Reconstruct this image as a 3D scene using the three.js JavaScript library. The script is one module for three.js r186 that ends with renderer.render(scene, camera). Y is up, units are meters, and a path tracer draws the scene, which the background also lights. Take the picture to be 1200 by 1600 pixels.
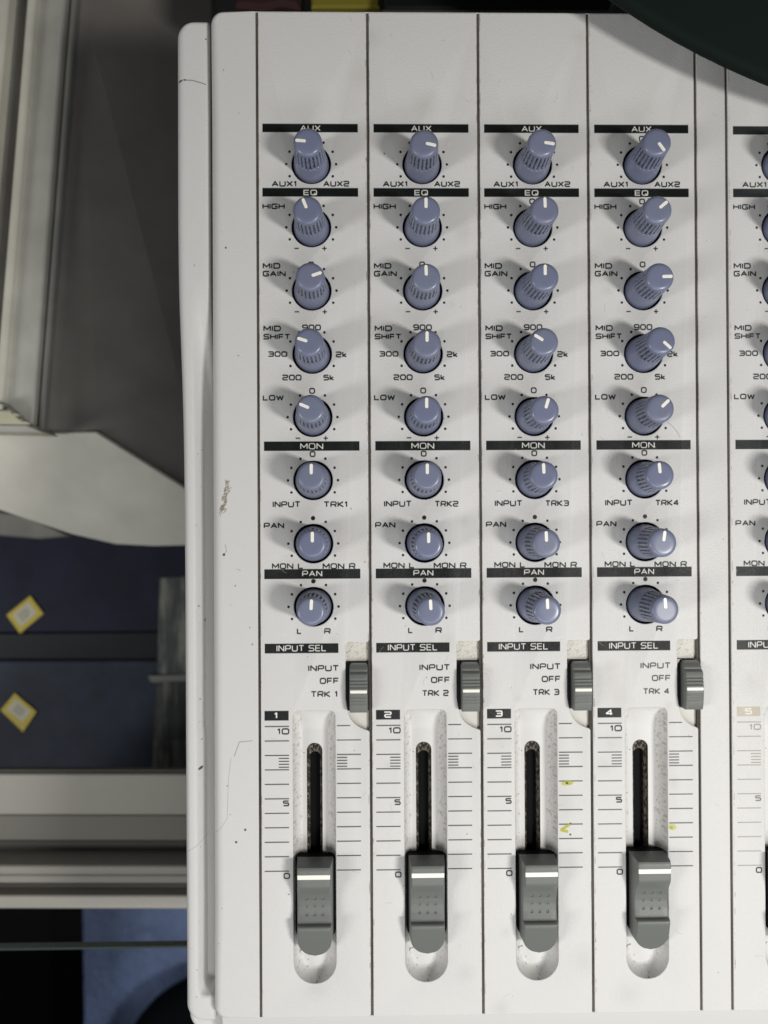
import * as THREE from 'three';
import { mergeGeometries, toCreasedNormals, mergeVertices } from 'three/addons/utils/BufferGeometryUtils.js';
import { RoundedBoxGeometry } from 'three/addons/geometries/RoundedBoxGeometry.js';
import { RectAreaLightUniformsLib } from 'three/addons/lights/RectAreaLightUniformsLib.js';
import { Brush, Evaluator, SUBTRACTION } from 'three-bvh-csg';

// ---------------------------------------------------------------- camera, light, exposure
const scene = new THREE.Scene();
const PANEL = 0.342;                       // height of the mixer's face above the carpet (m)
const FOCAL = 1209;                        // focal length in pixels of a 1200 x 1600 frame
const turn = new THREE.Matrix4().makeRotationAxis(new THREE.Vector3(-0.0049, -0.0161, -0.0051).normalize(), Math.hypot(0.0049, 0.0161, 0.0051));
const shift = new THREE.Vector3(-32.2928, 0.0001, 208.4403);
const unturn = turn.clone().transpose();
const eye = shift.clone().applyMatrix4(unturn).negate();   // in millimetres on the mixer's face: x right, y towards the user, z down
const world = (x, y, h) => new THREE.Vector3(x / 1000, PANEL + h / 1000, y / 1000);
const camera = new THREE.PerspectiveCamera(2 * Math.atan(800 / FOCAL) * 180 / Math.PI, 0.75, 0.01, 20);
{
  const e = unturn.elements, axis = (k, s) => new THREE.Vector3(e[k] * s, -e[k + 2] * s, e[k + 1] * s);
  const m = new THREE.Matrix4().makeBasis(axis(0, 1), axis(4, -1), axis(8, -1));
  camera.quaternion.setFromRotationMatrix(m);
  camera.position.copy(world(eye.x, eye.y, -eye.z));
}
camera.focus = 0.203;
camera.userData.fStop = 10.5;
scene.add(camera);
scene.background = new THREE.Color(0.05, 0.05, 0.05);
const renderer = new THREE.WebGLRenderer({ antialias: true });
renderer.toneMapping = THREE.LinearToneMapping;
renderer.toneMappingExposure = 1;
renderer.shadowMap.enabled = true;
RectAreaLightUniformsLib.init();
function lamp(name, from, to, w, h, color, intensity) {
  const l = new THREE.RectAreaLight(color, intensity, w, h);
  l.name = name; l.position.set(...from); l.lookAt(...to); scene.add(l);
}
lamp('shop_lamp', [0.37, PANEL + 0.45, 0.13], [0.07, PANEL, 0], 0.055, 0.11, 0xfffcf7, 98);
lamp('far_shop_lamp', [-0.62, PANEL + 0.50, 0.24], [0.06, PANEL, 0.02], 0.14, 0.34, 0xfffdf9, 15);
lamp('counter_lamp', [0.10, PANEL + 0.25, 0.20], [0.07, PANEL, 0.07], 0.30, 0.08, 0xffffff, 5.3);

// ---------------------------------------------------------------- helpers
const clamp = THREE.MathUtils.clamp, smooth = THREE.MathUtils.smoothstep, lerp = THREE.MathUtils.lerp;
let seed = 7;
const rnd = () => { seed = (seed + 0x6d2b79f5) | 0; let t = Math.imul(seed ^ (seed >>> 15), 1 | seed); t = (t + Math.imul(t ^ (t >>> 7), 61 | t)) ^ t; return ((t ^ (t >>> 14)) >>> 0) / 4294967296; };
const spread = (a, b) => a + (b - a) * rnd();
// a point of the photograph, at a height above the mixer's face (mm), in the face's own millimetres
function at(u, v, h = 0) {
  const d = new THREE.Vector3((u - 600) / FOCAL, (v - 800) / FOCAL, 1).applyMatrix4(unturn);
  const t = (-h - eye.z) / d.z;
  return { x: eye.x + d.x * t, y: eye.y + d.y * t };
}
const used = {};
function numbered(n) { const k = used[n] = (used[n] ?? -1) + 1; return k ? `${n}_${String(k).padStart(3, '0')}` : n; }
function mesh(name, geometry, material, parent) {
  const m = new THREE.Mesh(geometry, material);
  m.name = parent === scene ? numbered(name) : numbered(name);
  m.castShadow = m.receiveShadow = true;
  parent.add(m);
  return m;
}
function thing(name, label, category, pos = [0, 0, 0]) {
  const g = new THREE.Group();
  g.name = numbered(name); g.position.set(...pos); g.userData = { label, category };
  scene.add(g);
  return g;
}
// geometry in face millimetres (x, y down the panel, h up) becomes world metres
const face = (g) => { g.scale(0.001, 0.001, 0.001); g.translate(0, PANEL, 0); return g; };
function grid(rows, closed = false) {                       // rows of [x, y, h] points, smooth
  const pos = [], idx = [], uv = [], n = rows[0].length, m = rows.length;
  rows.forEach((r, j) => r.forEach((p, i) => { pos.push(p[0], p[2], p[1]); uv.push(i / (n - 1), j / (m - 1)); }));
  for (let j = 0; j < m - 1; j++) for (let i = 0; i < n - 1 + (closed ? 1 : 0); i++) {
    const i2 = (i + 1) % n, a = j * n + i, b = j * n + i2, c = a + n, d = b + n;
    idx.push(a, c, b, b, c, d);
  }
  const g = new THREE.BufferGeometry();
  g.setAttribute('position', new THREE.Float32BufferAttribute(pos, 3));
  g.setAttribute('uv', new THREE.Float32BufferAttribute(uv, 2));
  g.setIndex(idx); g.computeVertexNormals();
  return g;
}
// a solid block: a top of [x, y, h] corners and straight sides down to a height; edges eased by r
function block(top, low, r = 0.4) {
  let area = 0;
  top.forEach((p, i) => { const q = top[(i + 1) % top.length]; area += p[0] * q[1] - q[0] * p[1]; });
  if (area < 0) top = top.slice().reverse();
  const n = top.length, inner = top.map((p, i) => {
    const a = top[(i + n - 1) % n], b = top[(i + 1) % n];
    let e1 = [p[0] - a[0], p[1] - a[1]], e2 = [b[0] - p[0], b[1] - p[1]];
    const l1 = Math.hypot(...e1) || 1, l2 = Math.hypot(...e2) || 1;
    const nx = -e1[1] / l1 - e2[1] / l2, ny = e1[0] / l1 + e2[0] / l2, k = 2 / Math.max(0.4, nx * nx + ny * ny);
    return [p[0] + nx * k * r, p[1] + ny * k * r, p[2]];
  });
  const pos = [], tri = (a, b, c) => pos.push(a[0], a[2], a[1], b[0], b[2], b[1], c[0], c[2], c[1]);
  for (let i = 0; i < n; i++) {
    const j = (i + 1) % n, A = top[i], B = top[j], a = [A[0], A[1], A[2] - r], b = [B[0], B[1], B[2] - r], a0 = [A[0], A[1], low], b0 = [B[0], B[1], low];
    tri(inner[i], inner[j], a); tri(inner[j], b, a); tri(a, b, a0); tri(b, b0, a0);
  }
  THREE.ShapeUtils.triangulateShape(inner.map((p) => new THREE.Vector2(p[0], p[1])), []).forEach(([a, b, c]) => tri(inner[a], inner[c], inner[b]));
  const g = new THREE.BufferGeometry();
  g.setAttribute('position', new THREE.Float32BufferAttribute(pos, 3));
  const p = g.attributes.position, uv = [];
  for (let i = 0; i < p.count; i++) uv.push(p.getX(i) / 1000, p.getZ(i) / 1000);
  g.setAttribute('uv', new THREE.Float32BufferAttribute(uv, 2));
  g.computeVertexNormals();
  return orient(g);
}
// turns faces so that their normals point away from (or, for hollows, towards) the middle
function orient(g, outward = true) {
  if (!g.attributes.normal) g.computeVertexNormals();
  const p = g.attributes.position, n = g.attributes.normal, c = new THREE.Vector3(), a = new THREE.Vector3(), b = new THREE.Vector3();
  for (let i = 0; i < p.count; i++) c.add(a.fromBufferAttribute(p, i));
  c.divideScalar(p.count);
  if (!outward) c.y += 1e3;
  let d = 0;
  for (let i = 0; i < p.count; i++) d += outward ? a.fromBufferAttribute(p, i).sub(c).normalize().dot(b.fromBufferAttribute(n, i)) : b.fromBufferAttribute(n, i).y;
  if (d >= 0) return g;
  const idx = g.index ? g.index.array : null;
  if (idx) for (let i = 0; i < idx.length; i += 3) [idx[i], idx[i + 1]] = [idx[i + 1], idx[i]];
  for (let i = 0; i < n.count; i++) n.setXYZ(i, -n.getX(i), -n.getY(i), -n.getZ(i));
  if (!idx) for (const at of Object.values(g.attributes)) for (let i = 0; i < at.count; i += 3) for (let k = 0; k < at.itemSize; k++) { const v = at.getComponent(i, k); at.setComponent(i, k, at.getComponent(i + 1, k)); at.setComponent(i + 1, k, v); }
  return g;
}
const pxBlock = (list, low, r) => block(list.map(([u, v, h]) => { const p = at(u, v, h); return [p.x, p.y, h]; }), low, r);
// value noise, tiling
function noiseTile(n, cells, octaves, s0) {
  const out = new Float32Array(n * n);
  let amp = 1, sum = 0;
  for (let o = 0; o < octaves; o++) {
    const c = cells << o, t = new Float32Array(c * c);
    let s = s0 + o * 101;
    for (let i = 0; i < t.length; i++) { s = (Math.imul(s, 1664525) + 1013904223) | 0; t[i] = (s >>> 0) / 4294967296; }
    for (let y = 0; y < n; y++) for (let x = 0; x < n; x++) {
      const fx = x / n * c, fy = y / n * c, ix = Math.floor(fx), iy = Math.floor(fy), a = fx - ix, b = fy - iy;
      const sx = a * a * (3 - 2 * a), sy = b * b * (3 - 2 * b), g = (p, q) => t[(q % c) * c + (p % c)];
      out[y * n + x] += amp * lerp(lerp(g(ix, iy), g(ix + 1, iy), sx), lerp(g(ix, iy + 1), g(ix + 1, iy + 1), sx), sy);
    }
    sum += amp; amp *= 0.6;
  }
  return out.map((v) => v / sum);
}
function dataTex(n, fn, srgb) {
  const d = new Uint8Array(n * n * 4);
  for (let i = 0; i < n * n; i++) { const c = fn(i, i % n, Math.floor(i / n)); d.set([...c.map((v) => clamp(Math.round(v), 0, 255)), 255], i * 4); }
  const t = new THREE.DataTexture(d, n, n);
  t.wrapS = t.wrapT = THREE.RepeatWrapping; t.magFilter = THREE.LinearFilter; t.minFilter = THREE.LinearMipmapLinearFilter; t.generateMipmaps = true;
  if (srgb) t.colorSpace = THREE.SRGBColorSpace;
  t.needsUpdate = true;
  return t;
}
const N1 = noiseTile(256, 64, 2, 11), N2 = noiseTile(256, 8, 5, 23), N3 = noiseTile(256, 16, 4, 57);
const grainTex = dataTex(256, (i) => { const v = 255 * N1[i]; return [v, v, v]; });
const cloudTex = dataTex(256, (i) => { const v = 255 * clamp((N2[i] - 0.3) * 2, 0, 1); return [v, v, v]; });
const rep = (t, x, y = x) => { const c = t.clone(); c.repeat.set(x, y); c.needsUpdate = true; return c; };
const std = (color, roughness = 0.5, more = {}) => new THREE.MeshPhysicalMaterial({ color, roughness, ...more });
const lin = (r, g, b) => new THREE.Color().setRGB(r, g, b);

// ---------------------------------------------------------------- lettering: a wide, square, single-line alphabet
const G = {
  A: [[[0, 1], [.5, 0], [1, 1]], [[.2, .66], [.8, .66]]], U: [[[0, 0], [0, 1], [1, 1], [1, 0]]], X: [[[0, 0], [1, 1]], [[1, 0], [0, 1]]],
  E: [[[1, 0], [0, 0], [0, 1], [1, 1]], [[0, .5], [.92, .5]]], Q: ['O', [[.55, .62], [1.02, 1.02]]], H: [[[0, 0], [0, 1]], [[1, 0], [1, 1]], [[0, .5], [1, .5]]],
  I: [[[0, 0], [0, 1]]], G: [[[1, .16], [1, 0], [0, 0], [0, 1], [1, 1], [1, .52], [.55, .52]]], M: [[[0, 1], [0, 0], [.5, .72], [1, 0], [1, 1]]],
  D: ['D'], N: [[[0, 1], [0, 0], [1, 1], [1, 0]]], S: [[[1, .14], [1, 0], [0, 0], [0, .5], [1, .5], [1, 1], [0, 1], [0, .86]]],
  F: [[[1, 0], [0, 0], [0, 1]], [[0, .52], [.9, .52]]], T: [[[0, 0], [1, 0]], [[.5, 0], [.5, 1]]], L: [[[0, 0], [0, 1], [1, 1]]], O: ['O'], 0: ['O'],
  W: [[[0, 0], [.25, 1], [.5, .15], [.75, 1], [1, 0]]], P: [[[0, 1], [0, 0], [1, 0], [1, .58], [0, .58]]], K: [[[0, 0], [0, 1]], [[.95, 0], [.12, .5], [1, 1]]],
  R: [[[0, 1], [0, 0], [1, 0], [1, .56], [0, .56]], [[.62, .56], [1, 1]]], 1: [[[0, .22], [.8, 0], [.8, 1]]], 2: [[[0, .12], [0, 0], [1, 0], [1, .5], [0, .5], [0, 1], [1, 1]]],
  3: [[[0, 0], [1, 0], [1, 1], [0, 1]], [[.2, .48], [1, .48]]], 4: [[[.74, 1], [.74, 0], [0, .7], [1, .7]]], 5: [[[1, 0], [0, 0], [0, .44], [1, .44], [1, 1], [0, 1]]],
  9: [[[1, .56], [0, .56], [0, 0], [1, 0], [1, 1], [0, 1]]], k: [[[0, 0], [0, 1]], [[.9, .36], [.1, .7], [1, 1]]],
};
const SHARP = 'AXMNWKEFHTILk14', WIDTH = { I: 0.02, 1: 0.34, k: .72, ' ': 0.35, L: .82, T: .95, F: .85, E: .88, A: 1.08, M: 1.12, W: 1.25 };
// writes text into the box u0..u1, v0..v1 (pixels of the photograph's first channel), dx millimetres to the right
function write(c, text, u0, u1, v0, v1, dx, color, weight = 0.32) {
  const a = at(u0, v0), b = at(u1, v1), hw = weight / 2, x0 = a.x + dx + hw, y0 = a.y + hw, W = b.x - a.x - weight, H = b.y - a.y - weight;
  const gap = 0.36, ws = [...text].map((k) => WIDTH[k] ?? 1), s = W / (ws.reduce((p, q) => p + q, 0) + gap * (text.length - 1));
  c.strokeStyle = color; c.lineWidth = weight; c.lineCap = 'butt'; c.lineJoin = 'miter'; c.miterLimit = 2.5;
  let x = x0;
  [...text].forEach((k, i) => {
    const w = ws[i] * s, r = SHARP.includes(k) ? 0.02 : 0.24 * H, P = ([px, py]) => [x + px * w, y0 + py * H];
    for (const line of G[k] ?? []) {
      c.beginPath();
      if (line === 'O') c.roundRect(x, y0, w, H, 0.3 * H);
      else if (line === 'D') c.roundRect(x, y0, w, H, [0, 0.42 * H, 0.42 * H, 0]);
      else {
        const p = line.map(P);
        c.moveTo(...p[0]);
        for (let j = 1; j < p.length - 1; j++) {
          const d = Math.min(Math.hypot(p[j][0] - p[j - 1][0], p[j][1] - p[j - 1][1]), Math.hypot(p[j + 1][0] - p[j][0], p[j + 1][1] - p[j][1]));
          c.arcTo(...p[j], ...p[j + 1], Math.min(r, d * 0.49));
        }
        c.lineTo(...p[p.length - 1]);
      }
      c.stroke();
    }
    x += w + gap * s;
  });
}

// ---------------------------------------------------------------- the mixer's measures (mm on its face)
const COL = [0, 30, 60, 90, 128];                                      // left edge of each channel's print
const LEFT0 = at(410, 200).x;
const TOPY = at(480, 19).y, ENDY = at(490, 1590).y;
const GROOVES = [-1.45, 28.45, 58.45, 88.3, 117.7, 126.2, 156.4];        // groove centres
const HALF_GROOVE = 0.34;
const ROWV = [256.5, 355.2, 454.2, 553, 651.7, 750.5, 849.3, 948];
const ROWU = [486.2, 486.4, 486.9, 487.6, 488.4, 489.1, 489.6, 490];
const KNOBS = ROWV.map((v, i) => { const p = at(ROWU[i], v); return [p.x, p.y]; });
const HOLE = 5.32;
const TRAY = { x: at(491.3, 1300).x, y0: at(491, 1110.5).y, y1: at(491, 1537).y, w: 5.72, floor: -4.4 };
const SWITCH = { x0: at(540, 1060).x, y0: at(540, 1003.5).y, y1: at(540, 1110).y, y2: at(575, 1142).y };

const mixer = thing('audio_mixer', 'off-white audio mixer with blue-grey knobs, grey faders and black lettering, lying on glass', 'audio mixer', [0, 0, 0]);
const WHITE = '#d5d5d3', INK = '#141818';

// print and wear of one channel
const X0S = [], SPAN = 31.4, CY0 = TOPY - 0.5, CH = ENDY - TOPY + 1;
function specks(c, x0, x1, y0, y1, n, colors, rmin, rmax) {
  for (let i = 0; i < n; i++) {
    c.fillStyle = colors[Math.floor(rnd() * colors.length)];
    const r = rmin + (rmax - rmin) * rnd() ** 4;
    c.beginPath(); c.ellipse(spread(x0, x1), spread(y0, y1), r, r * spread(0.5, 1), rnd() * 3, 0, 7); c.fill();
  }
}
function scratches(c, x0, x1, y0, y1, n, color, len) {
  c.strokeStyle = color; c.lineWidth = 0.09;
  for (let i = 0; i < n; i++) {
    const x = spread(x0, x1), y = spread(y0, y1), a = rnd() * 6.3, l = len * spread(.3, 1);
    c.beginPath(); c.moveTo(x, y); c.quadraticCurveTo(x + Math.cos(a) * l * .5 + spread(-.5, .5), y + Math.sin(a) * l * .5 + spread(-.5, .5), x + Math.cos(a) * l, y + Math.sin(a) * l); c.stroke();
  }
}
function sheet(x0, w, draw, pw = 384) {
  const cv = document.createElement('canvas');
  cv.width = pw; cv.height = 2048;
  const c = cv.getContext('2d');
  c.fillStyle = WHITE; c.fillRect(0, 0, pw, 2048);
  c.setTransform(pw / w, 0, 0, 2048 / CH, -x0 * pw / w, -CY0 * 2048 / CH);
  draw(c);
  const t = new THREE.CanvasTexture(cv);
  t.colorSpace = THREE.SRGBColorSpace; t.anisotropy = 8;
  return t;
}
function channelPrint(c, k) {
  const dx = COL[k], ink = k === 4 ? '#2c3030' : INK, faint = k === 4 ? '#9d998f' : k === 3 ? '#3c4040' : '#2a2e2e';
  const W = (t, u0, u1, v0, v1, color = ink, weight) => write(c, t, u0, u1, v0, v1, dx, color, weight);
  const bar = (u0, u1, v0, v1, color = ink) => { const a = at(u0, v0), b = at(u1, v1); c.fillStyle = color; c.fillRect(a.x + dx, a.y, b.x - a.x, b.y - a.y); };
  const light = '#e6e6df', drop = k === 4 ? 1.7 : 0;
  bar(410, 559, 193.3 + drop, 206.8 + drop); W('AUX', 469, 501, 195.5 + drop, 204.8 + drop, light, .27);
  W('AUX1', 424.5, 463.5, 282.6, 291.6); W('AUX2', 505, 546, 282.6, 291.6);
  bar(410, 559.5, 293.7, 307.2); W('EQ', 474, 495.5, 296.2, 305.2, light, .3);
  W('HIGH', 410, 445, 318, 326.7);
  W('MID', 410.5, 438, 411, 419.9); W('GAIN', 410.5, 446.5, 423.3, 432);
  W('MID', 411.5, 439, 508.8, 517.7); W('SHIFT', 411.5, 453.5, 521.8, 530.4);
  W('900', 472, 501.5, 507.2, 516.3); W('300', 418.5, 449, 548.9, 557.6); W('2k', 524.5, 542, 549.3, 558.4); W('200', 441, 471.2, 585.4, 594.4); W('5k', 505, 522, 585.4, 594.4);
  W('LOW', 410.5, 443.5, 617.2, 625.8);
  bar(412.5, 561.7, 690, 704); W('MON', 469, 505, 692.4, 702, light, .28);
  W('INPUT', 426, 469.5, 783.4, 792.6); W('TRK' + (k + 1), 505.5, 543, 783.4, 792.6);
  W('PAN', 412, 444, 816.8, 825.6); W('MON L', 425, 474, 880.2, 889); W('MON R', 504, 555.5, 880.2, 889);
  bar(413, 563, 889.7, 903.8); W('PAN', 472, 503.5, 891.6, 900.8, light, .28);
  W('L', 463.8, 471.3, 981.6, 990.6); W('R', 506.5, 516.8, 981.6, 990.6);
  bar(413.7, 528.7, 1006, 1020); W('INPUT SEL', 432, 510, 1008, 1017.6, light, .27);
  const sw = k === 3 ? '#4a4d4c' : ink;
  W('INPUT', 481.5, 529.5, 1039.5, 1048.7, sw); W('OFF', 499.5, 529.5, 1059.2, 1068.5, sw); W('TRK ' + (k + 1), 485.5, 527.5, 1080, 1089.2, sw);
  bar(413.3, 451, 1111, 1125.6, k === 4 ? '#beb6a7' : ink);
  if (k === 4) { const a = at(413.3, 1111), b = at(451, 1125.6); specks(c, a.x + dx, b.x + dx, a.y, b.y, 26, ['#bdb29e', '#a99e88', '#c4bba9'], .05, .3); }
  W(String(k + 1), k ? 426 : 428, k ? 438 : 434, 1113, 1123.2, k === 4 ? '#e4e0d6' : '#f0f0ea', .4);
  // dots round the knobs
  c.fillStyle = ink;
  const dot = (x, y, r) => { c.beginPath(); c.arc(x + dx, y, r, 0, 7); c.fill(); };
  KNOBS.forEach(([x, y], r) => {
    for (const a of [30, 60, 90, 120]) for (const s of [-1, 1]) if (!(r === 3 && a === 90)) dot(x + s * 6.72 * Math.sin(a * Math.PI / 180), y - 6.72 * Math.cos(a * Math.PI / 180) - (a === 120 ? .1 : 0), .33);
    if (r >= 6) dot(x - .05, y - 6.85, .58);
    else if (r !== 3) { const u = ROWU[r], v = ROWV[r] - 41; W('0', u - 5.3, u + 3.9, v - 4.6, v + 4.6); }
    if (r === 1 || r === 2 || r === 4) {
      const p = at(ROWU[r] - 23, ROWV[r] + 33), q = at(ROWU[r] + 20.5, ROWV[r] + 33);
      c.fillRect(p.x + dx - .6, p.y - .13, 1.2, .26); c.fillRect(q.x + dx - .6, q.y - .13, 1.2, .26); c.fillRect(q.x + dx - .13, q.y - .6, .26, 1.2);
    }
  });
  // fader scale
  const line = (u0, u1, v) => { const a = at(u0, v), b = at(u1, v); c.fillStyle = faint; c.fillRect(a.x + dx, a.y - .12, b.x - a.x, .24); };
  for (let i = 0; i <= 10; i++) { line(413.7, 451.7, 1135.3 + i * 22.62); line(526.5, i ? 564 : 547, 1133.8 + i * 22.58); }
  for (let i = 1; i < 5; i++) { line(435.5, 451.7, 1180.5 + i * 4.6); line(526.5, 542.5, 1179 + i * 4.6); }
  W('10', 433, 452, 1138.2, 1147.5, k === 4 ? faint : ink); W('5', 442, 452, 1250.8, 1259.8, k === 4 ? '#77756d' : ink); W('0', 443, 453.2, 1364, 1373.2);
  // wear
  const xa = dx - 1, xb = dx + 28;
  specks(c, xa, xb, TOPY, ENDY, 34, ['rgba(60,52,44,.55)', 'rgba(110,98,84,.45)', 'rgba(80,80,80,.35)'], .05, .3);
  scratches(c, xa, xb, TOPY, ENDY, 16, 'rgba(120,114,104,.35)', 2.4);
  scratches(c, xa, xb, at(0, 700).y, at(0, 1100).y, 8, 'rgba(245,245,240,.7)', 2.2);
  for (let i = 0; i < 26; i++) {
    const x = spread(xa, xb), y = spread(TOPY, ENDY), r = spread(1.5, 6), g = c.createRadialGradient(x, y, 0, x, y, r), tone = rnd() < .6 ? '128,118,100' : '245,245,242';
    g.addColorStop(0, `rgba(${tone},.09)`); g.addColorStop(1, `rgba(${tone},0)`); c.fillStyle = g; c.fillRect(x - r, y - r, 2 * r, 2 * r);
  }
  // grime kept in the corner by the grooves
  for (let i = 0; i < 160; i++) {
    const y = spread(TOPY, ENDY), left = rnd() < .5;
    c.fillStyle = `rgba(${70 + rnd() * 40},${58 + rnd() * 30},${50 + rnd() * 30},${.08 + .2 * rnd()})`;
    c.fillRect(left ? dx - 1.2 + .1 * rnd() : dx + 27.9 - .16 * rnd(), y, .1 + .2 * rnd(), spread(.3, 2.5));
  }
  if (k === 2) {   // green-yellow pen marks beside the third and fourth faders
    const mark = (u, v, w, h, dark) => { const p = at(u, v); c.fillStyle = 'rgba(182,178,52,.62)'; c.beginPath(); c.ellipse(p.x, p.y, w, h, -.1, 0, 7); c.fill(); c.fillStyle = 'rgba(150,150,30,.6)'; c.beginPath(); c.ellipse(p.x + .2, p.y + .1, w * .55, h * .5, .2, 0, 7); c.fill(); if (dark) { c.fillStyle = '#3a3a14'; c.beginPath(); c.arc(p.x + dark[0], p.y + dark[1], .28, 0, 7); c.fill(); } };
    mark(886.5, 1223.5, 1.75, .62, [-.1, 0]);
    const p = at(873.5, 1297), q = at(891.5, 1287), s = at(891, 1304);
    c.strokeStyle = 'rgba(172,170,48,.8)'; c.lineWidth = .75; c.beginPath(); c.moveTo(q.x, q.y); c.lineTo(p.x + .5, p.y); c.lineTo(s.x - .6, s.y - .8); c.stroke();
    c.fillStyle = '#3a3a14'; c.beginPath(); c.arc(s.x, s.y, .26, 0, 7); c.fill(); c.beginPath(); c.arc(q.x, q.y - .1, .2, 0, 7); c.fill();
  }
  if (k === 3) {
    const p = at(1050.5, 1292);
    c.fillStyle = 'rgba(190,186,70,.6)'; c.beginPath(); c.ellipse(p.x, p.y, 1.1, .85, .2, 0, 7); c.fill();
    c.fillStyle = 'rgba(150,150,50,.6)'; c.beginPath(); c.ellipse(p.x - .3, p.y + .2, .5, .4, .2, 0, 7); c.fill();
    const a = at(1043, 660), b = at(1063, 684);
    c.strokeStyle = 'rgba(120,100,90,.35)'; c.lineWidth = .25; c.beginPath(); c.moveTo(a.x, a.y); c.quadraticCurveTo(a.x + 2, a.y + 1.2, b.x, b.y); c.stroke();
  }
}
const plastic = (map, w) => new THREE.MeshPhysicalMaterial({ map, roughness: 0.42, specularIntensity: 0.5, bumpMap: rep(grainTex, w / 9, CH / 9), bumpScale: 0.00006 });

// ---------------------------------------------------------------- mixer: face panels
const upright = (g) => { g.rotateX(-Math.PI / 2); return face(g); };           // a shape drawn as (x, -y) laid on the face
function panelUV(g, x0, w) {
  const p = g.attributes.position, uv = g.attributes.uv;
  for (let i = 0; i < p.count; i++) uv.setXY(i, (p.getX(i) * 1000 - x0) / w, 1 - (p.getZ(i) * 1000 - CY0) / CH);
  return g;
}
const THICK = 1.2, BEV = 0.22;
function trayOutline(grow, topIn, n = 96) {                // rounded slot: small radius at the top corners, half circle at the bottom
  const { x, y0, y1, w } = TRAY, W = w - grow, R = 1.5, out = [];
  const corner = Math.max(0.25, R - grow * .4), T = y0 + topIn, cy = y1 - w;
  const add = (cx, cy2, r, a0, a1, k) => { for (let i = 0; i <= k; i++) { const a = a0 + (a1 - a0) * i / k; out.push([cx + r * Math.cos(a), cy2 + r * Math.sin(a)]); } };
  const edge = (xa, ya, xb, yb, k) => { for (let i = 1; i < k; i++) out.push([lerp(xa, xb, i / k), lerp(ya, yb, i / k)]); };
  add(x + W - corner, T + corner, corner, -Math.PI / 2, 0, 6); edge(x + W, T + corner, x + W, cy, 12);
  add(x, cy, W, 0, Math.PI, 24); edge(x - W, cy, x - W, T + corner, 12);
  add(x - W + corner, T + corner, corner, Math.PI, Math.PI * 1.5, 6);
  edge(x - W + corner, T, x + W - corner, T, 6);
  return out;
}
function channelPanel(k) {
  const dx = COL[k], gi = k === 4 ? 5 : k, xl = GROOVES[gi] + HALF_GROOVE, xr = GROOVES[gi + 1] - HALF_GROOVE;
  const s = new THREE.Shape(), q = SWITCH, nx = q.x0 + dx;
  const M = (x, y) => s.moveTo(x, -y), Ln = (x, y) => s.lineTo(x, -y), Q = (a, b, x, y) => s.quadraticCurveTo(a, -b, x, -y);
  M(xl, TOPY); Ln(xl, ENDY); Ln(xr, ENDY);
  Ln(xr, q.y2 + .6); Q(xr, q.y2, xr - .8, q.y2 - .25); Q(nx + 1.4, q.y2 - 1.6, nx + .5, q.y1 + .2); Ln(nx, q.y1 - 3); Ln(nx, q.y0 + .9); Q(nx, q.y0, nx + .9, q.y0); Ln(xr - .8, q.y0); Q(xr, q.y0, xr, q.y0 - .8);
  Ln(xr, TOPY); Ln(xl, TOPY);
  for (const [x, y] of KNOBS) { const h = new THREE.Path(); h.absarc(x + dx, -y, HOLE, 0, Math.PI * 2, true); s.holes.push(h); }
  s.holes.push(new THREE.Path(trayOutline(0, 0).map(([x, y]) => new THREE.Vector2(x + dx, -y))));
  let g = new THREE.ExtrudeGeometry(s, { depth: THICK - BEV, bevelEnabled: true, bevelSize: BEV, bevelOffset: -BEV, bevelThickness: BEV, bevelSegments: 3, curveSegments: 28 });
  g.translate(0, 0, -THICK);
  g = toCreasedNormals(g, 0.6);
  upright(g);
  const x0 = xl - .2, w = xr - xl + .4;
  panelUV(g, x0, w);
  mesh('channel_panel', g, plastic(sheet(x0, w, (c) => channelPrint(c, k)), w), mixer);
}
for (let k = 0; k < 5; k++) channelPanel(k);
function plainSheet(draw) { return (c) => { specks(c, -80, 200, TOPY, ENDY, 0, ['#000'], .1, .1); draw(c); }; }
{ // the blank strip between the fourth and fifth channel
  const xl = GROOVES[4] + HALF_GROOVE, xr = GROOVES[5] - HALF_GROOVE, s = new THREE.Shape();
  s.moveTo(xl, -TOPY); s.lineTo(xl, -ENDY); s.lineTo(xr, -ENDY); s.lineTo(xr, -TOPY);
  let g = new THREE.ExtrudeGeometry(s, { depth: THICK - BEV, bevelEnabled: true, bevelSize: BEV, bevelOffset: -BEV, bevelThickness: BEV, bevelSegments: 3 });
  g.translate(0, 0, -THICK); g = toCreasedNormals(g, .6); upright(g); panelUV(g, xl - .2, xr - xl + .4);
  mesh('blank_strip', g, plastic(sheet(xl - .2, xr - xl + .4, (c) => { specks(c, xl, xr, TOPY, ENDY, 14, ['rgba(80,70,60,.5)'], .05, .2); scratches(c, xl, xr, TOPY, ENDY, 8, 'rgba(120,114,104,.3)', 2); }, 128), xr - xl), mixer);
}
const black = std(lin(.003, .003, .0035), .7, { specularIntensity: .25 }), blackGloss = std(lin(.006, .006, .008), .25);
{ // dark board under the panels, seen in the gaps; pale floor of the grooves
  const g = new THREE.BoxGeometry(172, 1, ENDY - TOPY - 1); g.translate(75.5, -7.5, (TOPY + ENDY) / 2); 
  mesh('inner_board', face(g), black, mixer);
  const grime = std(lin(.30, .285, .265), .8, { bumpMap: rep(cloudTex, 4, 60), bumpScale: .0001, map: dataTex(256, (i) => { const v = 255 * clamp(.4 + 1.1 * (N3[i] - .35), .1, 1); return [v, v * .96, v * .9]; }, true) });
  GROOVES.slice(0, 6).forEach((x) => { const b = new THREE.BoxGeometry(1.2, 3, ENDY - TOPY - .2); b.translate(x, -1.9, (TOPY + ENDY) / 2); mesh('groove_bed', face(b), grime, mixer); });
}

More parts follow.
